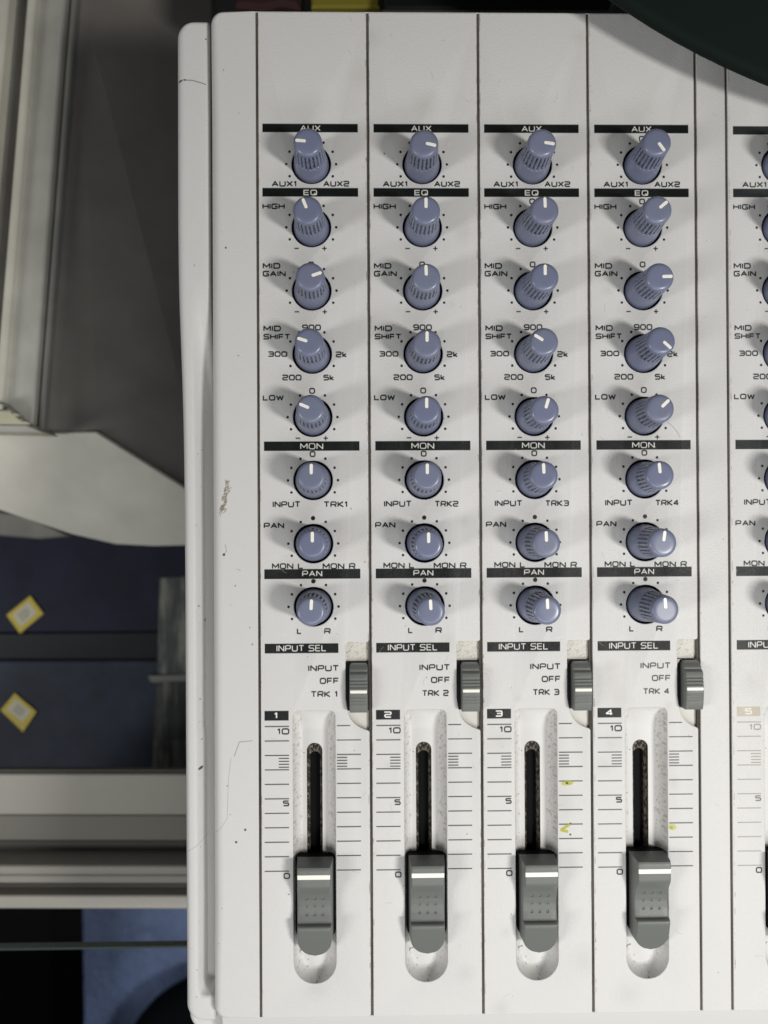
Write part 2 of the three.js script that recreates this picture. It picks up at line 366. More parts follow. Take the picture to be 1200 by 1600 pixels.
// ---------------------------------------------------------------- mixer: body, side trim and end cheek
const bodySheet = (() => {
  const x0 = -30, w = 40;
  return { x0, w, tex: sheet(x0, w, (c) => {
    const P = (u, v) => at(u, v, -2);
    specks(c, -26, 0, TOPY, ENDY, 90, ['rgba(60,52,44,.6)', 'rgba(90,80,70,.5)'], .05, .32);
    { const a = at(300, 600), b = at(332, 1560); specks(c, a.x, b.x, a.y, b.y, 110, ['rgba(50,45,40,.6)', 'rgba(70,64,58,.5)'], .05, .26); }
    // brown scuff on the cheek
    for (let i = 0; i < 95; i++) { const t = rnd(), p = P(357 - 10 * t + spread(-3, 4), 754 + 50 * t + spread(-3, 3)); c.strokeStyle = `rgba(${100 + rnd() * 50},${90 + rnd() * 40},${78 + rnd() * 30},.6)`; c.lineWidth = .22; c.beginPath(); c.moveTo(p.x, p.y); c.lineTo(p.x + spread(-.2, .9), p.y + spread(-.9, -.1)); c.stroke(); }
    const curve = (pts, col, lw) => { c.strokeStyle = col; c.lineWidth = lw; c.beginPath(); pts.forEach(([u, v], i) => { const p = P(u, v); i ? c.lineTo(p.x, p.y) : c.moveTo(p.x, p.y); }); c.stroke(); };
    curve([[277, 123], [285, 121.5], [300, 122.5], [312, 126], [321, 129]], 'rgba(60,48,40,.75)', .16);
    curve([[277, 123.5], [283, 122.3]], '#3a2c22', .4); curve([[286, 121.6], [289, 121.8]], '#3a2c22', .35);
    curve([[397, 1154], [376, 1156], [368, 1178]], 'rgba(70,62,56,.7)', .12);
    curve([[363, 1180], [359, 1215], [357, 1275], [345, 1292], [318, 1316], [290, 1335]], 'rgba(120,112,104,.45)', .12);
    curve([[354, 850], [356, 860], [352, 866]], 'rgba(110,100,92,.6)', .14); curve([[372, 888], [378, 891]], 'rgba(130,122,112,.6)', .14);
    for (const [u, v, r] of [[371, 1311, .3], [385, 1292, .3], [352, 866, .35], [355, 391, .25], [310, 1205, .4], [315, 973, .5], [329, 968, .35], [566, 1479, .3]]) { const p = P(u, v); c.fillStyle = 'rgba(50,42,36,.8)'; c.beginPath(); c.arc(p.x, p.y, r, 0, 7); c.fill(); }
    { const p = P(346, 1589); c.fillStyle = 'rgba(90,86,78,.8)'; c.beginPath(); c.ellipse(p.x, p.y, .8, .3, .3, 0, 7); c.fill(); }
    { const p = P(344, 19.5); c.fillStyle = 'rgba(60,52,46,.8)'; c.beginPath(); c.ellipse(p.x, p.y, .5, .2, -.3, 0, 7); c.fill(); }
  }, 512) };
})();
const bodyPlastic = plastic(bodySheet.tex, bodySheet.w);
// pillow-edged slab: an outline of [x, y, fillet]
function pillow(outline, hTop, hLow, steps = 7) {
  const n = outline.length, rows = [];
  let area = 0; outline.forEach((p, i) => { const q = outline[(i + 1) % n]; area += p[0] * q[1] - q[0] * p[1]; });
  const sgn = area > 0 ? 1 : -1;
  const nor = outline.map((p, i) => { const a = outline[(i + n - 1) % n], b = outline[(i + 1) % n], ex = b[0] - a[0], ey = b[1] - a[1], l = Math.hypot(ex, ey) || 1; return [-ey / l * sgn, ex / l * sgn]; });
  rows.push(outline.map((p) => [p[0], p[1], hLow]));
  for (let k = 0; k <= steps; k++) {
    const a = k / steps * Math.PI / 2;
    rows.push(outline.map((p, i) => [p[0] + nor[i][0] * p[2] * (1 - Math.cos(a)), p[1] + nor[i][1] * p[2] * (1 - Math.cos(a)), hTop - p[2] * (1 - Math.sin(a))]));
  }
  const g0 = grid(rows, true), last = rows[rows.length - 1];
  orient(g0);
  for (let i = 0; i < n; i++) g0.attributes.normal.setXYZ((rows.length - 1) * n + i, 0, 1, 0);
  const pos = [], nrm = [], uv = [];
  THREE.ShapeUtils.triangulateShape(last.map((p) => new THREE.Vector2(p[0], p[1])), []).forEach(([a, b, c]) => {
    const A = last[a], B = last[b], C = last[c], o = (B[0] - A[0]) * (C[1] - A[1]) - (B[1] - A[1]) * (C[0] - A[0]);
    if (Math.abs(o) < 1e-7) return;
    for (const p of o > 0 ? [A, C, B] : [A, B, C]) { pos.push(p[0], p[2], p[1]); nrm.push(0, 1, 0); uv.push(0, 0); }
  });
  const g1 = new THREE.BufferGeometry();
  g1.setAttribute('position', new THREE.Float32BufferAttribute(pos, 3)); g1.setAttribute('normal', new THREE.Float32BufferAttribute(nrm, 3)); g1.setAttribute('uv', new THREE.Float32BufferAttribute(uv, 2));
  return mergeGeometries([g0.toNonIndexed(), g1]);
}
const cheekL = (y) => lerp(at(328, 60).x, at(333.5, 1540).x, (y - TOPY) / (ENDY - TOPY));
{
  const xr = GROOVES[0] - HALF_GROOVE, y0 = at(370, 16.5).y, y1 = at(370, 1592).y, o = [], R = 3.1;
  const arc = (cx, cy, a0, a1, r0, r1) => { for (let i = 0; i <= 10; i++) { const a = lerp(a0, a1, i / 10); o.push([cx + R * Math.cos(a), cy + R * Math.sin(a), lerp(r0, r1, i / 10)]); } };
  for (let i = 0; i <= 20; i++) o.push([xr, lerp(y0 + .3, y1 - .3, i / 20), .25]);
  for (let i = 0; i <= 4; i++) o.push([lerp(xr - .4, cheekL(y1) + R + .6, i / 4), y1, lerp(.3, .9, i / 4)]);
  arc(cheekL(y1) + R, y1 - R, Math.PI / 2, Math.PI, 1, 2.2);
  for (let i = 1; i < 40; i++) { const y = lerp(y1 - R, y0 + R, i / 40); o.push([cheekL(y), y, Math.min(3, 2.2 + Math.min(i, 40 - i) * .2)]); }
  arc(cheekL(y0) + R, y0 + R, Math.PI, Math.PI * 1.5, 2.2, 1);
  for (let i = 0; i <= 4; i++) o.push([lerp(cheekL(y0) + R + .6, xr - .4, i / 4), y0, lerp(.9, .3, i / 4)]);
  mesh('end_cheek', panelUV(face(pillow(o, 0, -20)), bodySheet.x0, bodySheet.w), bodyPlastic, mixer);
}
{ // side trim with a long finger scoop
  const top = -3, y0 = at(300, 31.5, top).y, y1 = at(305, 1597, top).y, rows = [], R = 4.2, f = 2.2;
  const edge = [[31, 275.3], [300, 275.6], [430, 276.3], [520, 279], [600, 282.6], [700, 285], [900, 287], [1200, 288.3], [1600, 290.5]];
  const leftAt = (v) => { let i = 0; while (i < edge.length - 2 && edge[i + 1][0] < v) i++; const [a, b] = [edge[i], edge[i + 1]]; const t = clamp((v - a[0]) / (b[0] - a[0]), 0, 1); return lerp(a[1], b[1], t); };
  const stations = [];
  for (let i = 0; i <= 12; i++) stations.push(y0 + R * (1 - Math.cos(i / 12 * Math.PI / 2)));
  for (let i = 1; i <= 150; i++) stations.push(lerp(y0 + R, y1 - R, i / 151));
  for (let i = 0; i <= 12; i++) stations.push(y1 - R * (1 - Math.sin(i / 12 * Math.PI / 2)));
  for (const y of stations) {
    const v = 800 + (y / (208.44 - top)) * FOCAL + 6.5, d = Math.min(y - y0, y1 - y), cut = d < R ? R - Math.sqrt(Math.max(0, R * R - (R - d) * (R - d))) : 0;
    let xl = 0; for (let k = -3; k <= 3; k++) xl += at(leftAt(v + k * 22), v, top).x / 7;
    xl += cut;
    const xr = cheekL(y) - (y < 60 ? .85 : .2), lower = d < 1.2 ? 1.2 - Math.sqrt(Math.max(0, 1.44 - (1.2 - d) ** 2)) : 0;
    const a = smooth(v, 430, 760) * (1 - smooth(v, 1543, 1553));
    const row = [[xl, y, -55], [xl, y, top - f - lower]];
    for (let i = 1; i <= 6; i++) { const t = i / 6 * Math.PI / 2; row.push([xl + f * (1 - Math.cos(t)), y, top - lower - f * (1 - Math.sin(t))]); }
    const xa = xl + f, dips = 18;
    for (let i = 1; i <= dips; i++) { const t = i / dips, x = lerp(xa, xr, t); row.push([x, y, top - lower - a * 7.6 * smooth(t, .14, .66) - (1 - a) * .9 * smooth(t, .9, 1)]); }
    row.push([xr, y, -16]);
    rows.push(row);
  }
  const g = grid(rows);
  mesh('side_trim', panelUV(face(orient(g, false)), bodySheet.x0, bodySheet.w), bodyPlastic, mixer);
}
{ // lower body: side walls, front lip and back
  const xl = at(292, 1580, -6).x, xr = 162, y0 = at(600, 30, -6).y, y1 = at(600, 1601, -6).y + 3, o = [], R = 5;
  for (const [cx, cy, a] of [[xr - R, y0 + R, -Math.PI / 2], [xr - R, y1 - R, 0], [xl + R, y1 - R, Math.PI / 2], [xl + R, y0 + R, Math.PI]]) for (let i = 0; i <= 8; i++) { const b = a + i / 8 * Math.PI / 2; o.push([cx + R * Math.cos(b), cy + R * Math.sin(b), 1.6]); }
  mesh('lower_body', panelUV(face(pillow(o, -8.4, -59.5)), bodySheet.x0, bodySheet.w), std(new THREE.Color(WHITE), .45), mixer);
  const lip = [[GROOVES[0] - 8, ENDY - 2], [162, ENDY - 2], [162, y1 - .5], [GROOVES[0] - 12, y1 - .5]].map(([x, y]) => [x, y, -2.2]);
  mesh('front_lip', panelUV(face(block([[lip[0][0] - 3, ENDY + .15, -1.8], [162, ENDY + .15, -1.8], [162, y1 - 1, -4.5], [lip[0][0] - 3, y1 - 1, -4.5]], -20, .3)), bodySheet.x0, bodySheet.w), std(new THREE.Color(WHITE), .45), mixer);
  const yb = TOPY - .05;
  mesh('rear_lip', panelUV(face(block([[GROOVES[0] - 1, yb - 1.1, -1.6], [162, yb - 1.1, -1.6], [162, yb - .15, -.5], [GROOVES[0] - 1, yb - .15, -.5]], -20, .2)), bodySheet.x0, bodySheet.w), std(new THREE.Color(WHITE), .45), mixer);
}

// ---------------------------------------------------------------- knobs
const knobGeo = (() => {
  const H = 12.1, prof = [[-2.5, 4.78], [-.4, 4.75], [.3, 4.68], [1.4, 4.5], [2.6, 4.34], [3.6, 4.22], [4.3, 4.14], [4.6, 4.1], [4.75, 3.99]];
  for (let i = 0; i <= 16; i++) prof.push([lerp(4.85, 10.6, i / 16), lerp(3.97, 3.72, i / 16)]);
  prof.push([10.75, 3.72], [11.0, 3.7]);
  for (const q of [1, .985, .96, .92, .86, .78, .68, .55, .4, .2, .003]) prof.push([H - .72 * q ** 9, 3.66 * q]);
  const n = 264, flutes = 22, pos = [], uv = [], idx = [];
  prof.forEach(([h, r], j) => {
    const win = smooth(h, 4.65, 4.95) * (1 - smooth(h, 10.4, 10.8));
    for (let i = 0; i <= n; i++) {
      const a = i / n * Math.PI * 2, w = Math.cos(a * flutes), d = win * .38 * smooth(w, -.1, .7);
      pos.push((r - d) * Math.sin(a), h, (r - d) * Math.cos(a)); uv.push(i / n, h / H);
    }
    if (j) for (let i = 0; i < n; i++) { const a = (j - 1) * (n + 1) + i, b = a + 1, c = a + n + 1, e = c + 1; idx.push(a, b, c, b, e, c); }
  });
  const g = new THREE.BufferGeometry();
  g.setAttribute('position', new THREE.Float32BufferAttribute(pos, 3)); g.setAttribute('uv', new THREE.Float32BufferAttribute(uv, 2));
  g.setIndex(idx); g.computeVertexNormals();
  g.scale(.001, .001, .001);
  return g;
})();
const knobMap = dataTex(256, (i, x, y) => {            // worn bluish plastic; dirt in the flutes and chips where fingers grip
  const grip = smooth(y, 98, 106) * (1 - smooth(y, 218, 226)), n = N3[i], m = N1[i], f = smooth(Math.cos((x + .5) / 256 * Math.PI * 2 * 22), .1, .8);
  const d = grip * (f * (.08 + .26 * smooth(n, .45, .6)) + .16 * smooth(n, .56, .64) + .1 * (m - .5)) + .05 * (N2[i] - .5), l = smooth(N2[(i * 7) % 65536], .62, .8) * .04 + grip * (1 - f) * smooth(m, .5, .7) * .14;
  return [117, 123, 149].map((v) => v * (y > 226 ? 1 : 1 - d + l));
}, true);
const knobMats = [[1, 1, 1], [.93, .94, .95], [1.05, 1.04, 1.0], [.98, .97, .93]].map((c, k) => new THREE.MeshPhysicalMaterial({ map: (() => { const t = rep(knobMap, 1); t.offset.x = k * 3 / 22; return t; })(), color: lin(...c), roughness: [.27, .33, .3, .38][k], specularIntensity: 1 }));
const cream = std(lin(.93, .91, .82), .35);
const pillGeo = (() => { const s = new THREE.Shape(), w = .42, a = .4, b = 3.15; s.absarc(0, a + w, w, Math.PI, Math.PI * 2); s.absarc(0, b - w, w, 0, Math.PI); const g = new THREE.ExtrudeGeometry(s, { depth: .08, bevelEnabled: true, bevelSize: .06, bevelThickness: .05, bevelOffset: -.06, bevelSegments: 2, curveSegments: 8 }); g.rotateX(-Math.PI / 2); g.translate(0, 12.0, 0); g.scale(.001, .001, .001); return g; })();
const wellGeo = (() => { const g = new THREE.LatheGeometry([[5.45, -.45], [5.26, -.4], [5.22, -4.8], [0.1, -4.8]].map(([r, h]) => new THREE.Vector2(r / 1000, h / 1000)), 40); return g; })();
const CAPS = [
  [[480.5, 220.7, -85], [480, 327.8, -22], [484.5, 431.7, 70], [482.8, 534, -72], [485.3, 638.3, -67], [486.3, 743.7, 0], [488, 850, 0], [485.8, 955.8, 3]],
  [[662.8, 223.3, 103], [665.7, 327.8, 0], [666.2, 433.3, -2], [667.3, 536.7, 0], [666.7, 640.3, 0], [667.7, 743.3, 0], [669.7, 851, 0], [673.5, 955.8, -3]],
  [[847.8, 222.2, 98], [852, 327.2, -2], [851.8, 432.5, 0], [851, 533.3, -57], [851.8, 640.5, 17], [850, 742.7, -2], [854, 849, -2], [855.8, 954.3, -2]],
  [[1027.2, 220.8, 145], [1028.5, 326.7, 50], [1032, 432.2, 88], [1034.5, 531.7, 132], [1032, 637.8, 46], [1031.7, 742, -5], [1036.5, 848.3, 8], [1040.5, 953.3, -5]],
  [],
];
COL.forEach((dx, k) => KNOBS.forEach(([x, y], r) => {
  const w = mesh('knob_well', wellGeo, black, mixer); w.position.copy(world(x + dx, y, 0));
  const m = mesh('rotary_knob', knobGeo, knobMats[(k * 3 + r * 5 + (r >> 1)) % 4], mixer), c = CAPS[k][r];
  m.position.copy(world(x + dx, y, 0));
  let deg = spread(-20, 20), ax = new THREE.Vector3(0, 1, 0);
  if (c) { const p = at(c[0], c[1], 12); ax.set(p.x - x - dx, 12, p.y - y).normalize(); deg = c[2]; }
  m.quaternion.setFromUnitVectors(new THREE.Vector3(0, 1, 0), ax).multiply(new THREE.Quaternion().setFromAxisAngle(new THREE.Vector3(0, 1, 0), -deg * Math.PI / 180));
  mesh('indicator', pillGeo, cream, m);
}));

// ---------------------------------------------------------------- fader trays, slots and caps
const trayMat = (() => {
  const cv = document.createElement('canvas'); cv.width = 256; cv.height = 1024;
  const c = cv.getContext('2d'), S = 256 / 12;
  c.fillStyle = WHITE; c.fillRect(0, 0, 256, 1024);
  c.scale(S, 1024 / 76);
  for (let i = 0; i < 900; i++) { const left = rnd() < .6, x = left ? rnd() ** 1.6 * 2.2 + .1 : 11.6 - rnd() ** 1.6 * 2, y = rnd() ** 1.3 * 76; c.fillStyle = `rgba(${105 + rnd() * 50},${88 + rnd() * 45},${66 + rnd() * 45},${.06 + .26 * rnd() ** 2})`; c.beginPath(); c.ellipse(x, y, .06 + .18 * rnd(), .08 + .4 * rnd(), 0, 0, 7); c.fill(); }
  specks(c, .5, 11.5, 0, 76, 26, ['rgba(40,34,28,.8)', 'rgba(80,66,50,.7)'], .07, .26);
  specks(c, 1, 11, 60, 76, 40, ['rgba(120,110,98,.4)', 'rgba(80,70,60,.5)'], .05, .4);
  const t = new THREE.CanvasTexture(cv); t.colorSpace = THREE.SRGBColorSpace;
  return new THREE.MeshPhysicalMaterial({ map: t, roughness: .45, specularIntensity: .7 });
})();
const slotShape = { x: at(491.5, 1165, -4.4).x, y0: at(491.5, 1160.5, -4.4).y, y1: at(491.5, 1470, -4.4).y, r: 2.15 };
const trayGeo = (() => {
  const levels = [[0, 0, -.2], [.04, .1, -.7], [.22, .6, -1.7], [.6, 1.6, -2.9], [1.15, 3.2, -3.85], [1.8, 5, -4.28], [2.3, 6.2, TRAY.floor]];
  const rows = levels.map(([i, t, h]) => trayOutline(i, t).map(([x, y]) => [x, y, h]));
  const walls = orient(grid(rows, true), false);
  const s = new THREE.Shape(rows[rows.length - 1].map(([x, y]) => new THREE.Vector2(x, -y))), h = new THREE.Path(), q = slotShape;
  h.absarc(q.x, -(q.y0 + q.r), q.r, 0, Math.PI, false); h.absarc(q.x, -(q.y1 - q.r), q.r, Math.PI, Math.PI * 2, false);
  s.holes.push(h);
  const floor = new THREE.ShapeGeometry(s, 16); floor.rotateX(-Math.PI / 2); floor.translate(0, TRAY.floor, 0);
  const g = mergeGeometries([walls.toNonIndexed(), floor.toNonIndexed()]);
  const p = g.attributes.position, uv = g.attributes.uv;
  for (let i = 0; i < p.count; i++) uv.setXY(i, (p.getX(i) - TRAY.x + 6) / 12, 1 - (p.getZ(i) - TRAY.y0 + 1) / 76);
  return face(g);
})();
const slotGeo = (() => {
  const q = slotShape, ring = (grow, h, dy = 0) => { const o = []; for (let i = 0; i <= 16; i++) { const a = Math.PI + i / 16 * Math.PI; o.push([q.x + (q.r + grow) * Math.cos(a), q.y0 + q.r + dy + (q.r + grow) * Math.sin(a), h]); } for (let i = 0; i <= 16; i++) { const a = i / 16 * Math.PI; o.push([q.x + (q.r + grow) * Math.cos(a), q.y1 - q.r + (q.r + grow) * Math.sin(a), h]); } return o; };
  const g = grid([ring(.1, -4.42), ring(0, -4.5), ring(-.05, -5.3), ring(-.14, -5.5), ring(-.7, -5.7, 2), ring(-.78, -6.2, 2), ring(-.82, -9, 2)], true); orient(g, false);
  const p = g.attributes.position, uv = g.attributes.uv;
  for (let i = 0; i < p.count; i++) uv.setXY(i, (p.getX(i) + p.getY(i)) / 8, p.getZ(i) / 14);
  return face(g);
})();
const slotMap = dataTex(256, (i) => { const n = N3[i], m = N1[i], w = smooth(n, .42, .6); const v = lerp(42, 128, w) * (.5 + .9 * m); return [v, v * .92, v * .82]; }, true);
const slotMat = new THREE.MeshPhysicalMaterial({ map: slotMap, roughness: .5, metalness: .2, bumpMap: rep(cloudTex, 3, 3), bumpScale: .0003 });
const capMat = new THREE.MeshPhysicalMaterial({ color: lin(.152, .16, .15), roughness: .4, specularIntensity: .8, bumpMap: rep(grainTex, 3, 6), bumpScale: .00002 });
const CAPY = at(493, 1370.5, 5.2).y;                        // the white line of the fader
const capGeo = (() => {
  // stations along the cap: distance from the white line, height of the top, half width there
  const prof = [[-2.65, 1.5], [-2.55, 4.2], [-2.3, 5.0], [-1.8, 5.22], [0, 5.25], [2.6, 5.2], [3.2, 5.0], [3.9, 4.45], [5.4, 3.3], [7.2, 2.65], [9, 2.4], [11, 2.45], [13.0, 2.85], [13.3, 3.0], [13.5, 4.0], [13.7, 4.3], [14.0, 4.4], [14.6, 4.36], [16, 3.95], [18, 3.35], [20, 2.65], [21.6, 2.1], [22.5, 1.7]];
  const y = []; for (let i = 0; i < prof.length - 1; i++) { const k = Math.max(1, Math.ceil((prof[i + 1][0] - prof[i][0]) / .45)); for (let j = 0; j < k; j++) y.push([lerp(prof[i][0], prof[i + 1][0], j / k), lerp(prof[i][1], prof[i + 1][1], j / k)]); }
  y.push(prof[prof.length - 1]);
  const end = 22.5, R = 4.9, rows = [];
  for (const [t, h] of y) {
    const half = (hh) => lerp(5.0, 4.38, clamp((hh + 3) / 8.2, 0, 1));
    const d = end - t, k = d < R ? Math.sqrt(Math.max(0.0004, 1 - ((R - d) / R) ** 2)) : 1, r = .38;
    const wt = half(h) * k, wb = half(-.9) * k, row = [[-wb, t, -.95], [-half(h - r) * k, t, h - r]];
    for (let i = 1; i <= 4; i++) { const a = i / 4 * Math.PI / 2; row.push([-wt * 1 + r * k * (1 - Math.cos(a)), t, h - r * (1 - Math.sin(a))]); }
    for (let i = 1; i <= 5; i++) row.push([lerp(-(wt - r * k), wt - r * k, i / 6), t, h]);
    const mirror = row.slice(0, 6).reverse().map(([x, yy, z]) => [-x, yy, z]);
    rows.push([...row, ...mirror]);
  }
  const first = rows[0], cap0 = first.map(([x, , z]) => [x * .98, prof[0][0] - .02, Math.min(z, 1.4)]), cap1 = first.map(([x]) => [x * .9, prof[0][0] - .02, -.95]);
  rows.unshift(cap1, cap0);
  const last = rows[rows.length - 1]; rows.push(last.map(([x, t]) => [x, t + .02, -.95]));
  const g = grid(rows); g.setIndex([...g.index.array]);
  // close it underneath so that the dimples can be cut
  const idx = [...g.index.array], n = rows[0].length, m = rows.length;
  const closed = (() => { for (let j = 0; j < m - 1; j++) { const a = j * n, b = j * n + n - 1; idx.push(a, b, a + n, b, b + n, a + n); } return idx; })();
  g.setIndex(closed);
  let s = toCreasedNormals(orient(g).toNonIndexed(), .7);
  try {
    const ev = new Evaluator(); ev.attributes = ['position', 'normal', 'uv'];
    const brush = new Brush(s); brush.updateMatrixWorld();
    const balls = [];
    for (const ix of [-1, 0, 1]) for (const iy of [-1, 0, 1]) { const b = new THREE.SphereGeometry(.52, 12, 8); const t = 8.9 + iy * 2.12; b.translate(ix * 2.12, 2.42 + .27 + (iy === 1 ? .05 : iy === -1 ? .27 : .02), t); balls.push(b.toNonIndexed()); }
    const cut = new Brush(mergeGeometries(balls)); cut.updateMatrixWorld();
    s = ev.evaluate(brush, cut, SUBTRACTION).geometry;
  } catch (e) { console.log('cap stays uncut: ' + e.message); }
  s.scale(.001, .001, .001);
  return s;
})();
const skirtGeo = (() => {
  const W = 5.36, t0 = -2.5, t1 = 20.2, o = [[-W, t0], [W, t0]];
  for (let i = 0; i <= 12; i++) { const a = i / 12 * Math.PI; o.push([W * Math.cos(a), t1 - 3.2 + 3.2 * Math.sin(a)]); }
  const g = block(o.map(([x, y]) => [x, y, -.75]), -4.2, .15); g.scale(.001, .001, .001); return g;
})();
const lineGeo = new RoundedBoxGeometry(.0086, .0004, .00125, 2, .00015);
const capShift = [.05, -.08, .06, -.4, 0];
COL.forEach((dx, k) => {
  const t = mesh('fader_tray', trayGeo, trayMat, mixer); t.position.x = dx / 1000;
  const s = mesh('fader_slot', slotGeo, slotMat, mixer); s.position.x = dx / 1000;
  const f = mesh('fader', capGeo, capMat, mixer); f.position.copy(world(TRAY.x + dx + .15, CAPY + capShift[k], 0));
  mesh('skirt', skirtGeo, black, f);
  const l = mesh('indicator_line', lineGeo, cream, f); l.position.set(0, .00517, 0);
});

// ---------------------------------------------------------------- input switches
const recessMat = (() => {
  const cv = document.createElement('canvas'); cv.width = 128; cv.height = 512;
  const c = cv.getContext('2d'); c.fillStyle = '#cfcdc5'; c.fillRect(0, 0, 128, 512); c.scale(128 / 8, 512 / 26);
  for (let i = 0; i < 260; i++) { c.fillStyle = `rgba(${110 + rnd() * 50},${95 + rnd() * 45},${78 + rnd() * 40},${.1 + .35 * rnd() ** 2})`; c.beginPath(); c.ellipse(rnd() * 8, rnd() ** 1.8 * 12, .05 + .3 * rnd(), .05 + .22 * rnd(), 0, 0, 7); c.fill(); }
  const t = new THREE.CanvasTexture(cv); t.colorSpace = THREE.SRGBColorSpace;
  return new THREE.MeshPhysicalMaterial({ map: t, roughness: .55 });
})();
const SWX = (at(546, 1070, 2).x + at(574.5, 1070, 2).x) / 2;
const sliderGeo = (() => {
  const yA = at(560, 1036, .4).y, yB = at(560, 1110.5, .4).y, L = yB - yA, rows = [], half = 2.42;
  const n = 110;
  for (let i = 0; i <= n; i++) {
    const t = i / n * L, s = t / L;
    let h;
    if (t < 2.1) h = .5 + 1.15 * smooth(t, 0, 1.9);
    else {
      h = 1.2 + 2.05 * Math.sqrt(Math.max(0, 1 - ((t - (L + 2.1) / 2) / ((L - 2.1) / 2 + 1.3)) ** 2));
      for (const g of [4.15, 5.05, 5.95, 8.6, 9.5, 10.4]) h -= (g > 7 ? .13 : .28) * Math.exp(-(((t - g) / .2) ** 2));
      h -= .5 * Math.exp(-(((t - 2.25) / .22) ** 2));
    }
    const r = .3, cr = t < 2.1 ? half * (t < 1.2 ? .78 + .22 * Math.sqrt(1 - (1 - t / 1.2) ** 2) : 1) : half, row = [[-cr, t, -2.5], [-cr, t, h - r]];
    for (let k = 1; k <= 3; k++) { const a = k / 3 * Math.PI / 2; row.push([-cr + r * (1 - Math.cos(a)), t, h - r * (1 - Math.sin(a))]); }
    for (let k = 1; k <= 3; k++) row.push([lerp(-(cr - r), cr - r, k / 4), t, h]);
    rows.push([...row, ...row.slice(0, 5).reverse().map(([x, y, z]) => [-x, y, z])]);
  }
  rows.unshift(rows[0].map(([x, y]) => [x, y - .01, -2.5])); rows.push(rows[rows.length - 1].map(([x, y]) => [x, y + .01, -2.5]));
  const g = toCreasedNormals(orient(grid(rows)).toNonIndexed(), .8);
  g.scale(.001, .001, .001);
  return { g, yA, L };
})();
COL.forEach((dx, k) => {
  const gi = k === 4 ? 6 : k + 1, xr = GROOVES[gi] + .35, q = SWITCH;
  const g = block([[q.x0 - 1.5, q.y0 - 1.2, -1.15], [xr - dx, q.y0 - 1.2, -1.15], [xr - dx, q.y2 + 1.2, -1.15], [q.x0 - 1.5, q.y2 + 1.2, -1.15]], -4, .05);
  const p = g.attributes.position, uv = g.attributes.uv;
  for (let i = 0; i < p.count; i++) uv.setXY(i, (p.getX(i) - q.x0) / 8, 1 - (p.getZ(i) - q.y0) / 26);
  const rcs = mesh('switch_recess', face(g), recessMat, mixer); rcs.position.x = dx / 1000;
  const ya = at(560, 1034.5).y, yb = at(560, 1111).y;
  const o = mesh('switch_opening', face(block([[q.x0 - .05, ya, -.5], [xr - dx + .1, ya, -.5], [xr - dx + .1, yb, -.5], [q.x0 - .05, yb, -.5]], -3, .02)), blackGloss, mixer); o.position.x = dx / 1000;
  const s = mesh('slide_switch', sliderGeo.g, capMat, mixer); s.position.copy(world(SWX + dx, sliderGeo.yA, 0));
  const l = mesh('indicator_line', new RoundedBoxGeometry(.0045, .0005, .0009, 2, .0002), cream, s); l.position.set(0, .00312, .0071);
});

// ---------------------------------------------------------------- what lies round and under the mixer
const mottled = (r, g, b, rough, scale, amount, more = {}) => new THREE.MeshPhysicalMaterial({ color: lin(r, g, b), roughness: rough, map: rep(dataTex(256, (i) => { const v = 255 * (1 - amount + amount * clamp((N2[i] - .25) * 2, 0, 1)); return [v, v, v]; }, true), scale), ...more });
{ // carpet
  const m = dataTex(256, (i) => { const v = .72 + .28 * N2[i] + .1 * N1[i]; return [v * 134, v * 156, v * 204]; }, true);
  const g = new THREE.PlaneGeometry(2.4, 2.4); g.rotateX(-Math.PI / 2);
  const f = mesh('carpet', g, new THREE.MeshPhysicalMaterial({ map: rep(m, 6), color: lin(.95, .95, .95), roughness: .95, bumpMap: rep(grainTex, 40), bumpScale: .002 }), scene);
  f.position.set(0.05, 0, 0.2); f.userData = { kind: 'structure' };
}
const P3 = (u, v, h) => { const p = at(u, v, h); return world(p.x, p.y, h); };
{ // display cabinet: dark base and metal front rails
  const cab = thing('display_cabinet', 'grey metal front rails of the low display cabinet left of the mixer', 'cabinet');
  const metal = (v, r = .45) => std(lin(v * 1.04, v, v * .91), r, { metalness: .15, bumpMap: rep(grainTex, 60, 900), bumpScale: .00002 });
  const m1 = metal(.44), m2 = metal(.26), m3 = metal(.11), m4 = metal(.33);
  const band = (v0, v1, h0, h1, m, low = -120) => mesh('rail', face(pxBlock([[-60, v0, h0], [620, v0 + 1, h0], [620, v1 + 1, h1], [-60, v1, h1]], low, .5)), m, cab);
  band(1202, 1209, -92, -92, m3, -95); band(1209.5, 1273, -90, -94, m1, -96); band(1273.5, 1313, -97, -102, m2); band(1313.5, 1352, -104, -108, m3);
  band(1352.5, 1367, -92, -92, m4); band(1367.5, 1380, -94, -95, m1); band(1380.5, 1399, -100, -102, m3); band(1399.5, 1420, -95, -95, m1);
  mesh('base_board', face(pxBlock([[-60, -60, -215], [1260, -60, -215], [1260, 1260, -215], [-60, 1260, -215]], -225, .5)), std(lin(.02, .021, .022), .6), cab);
}
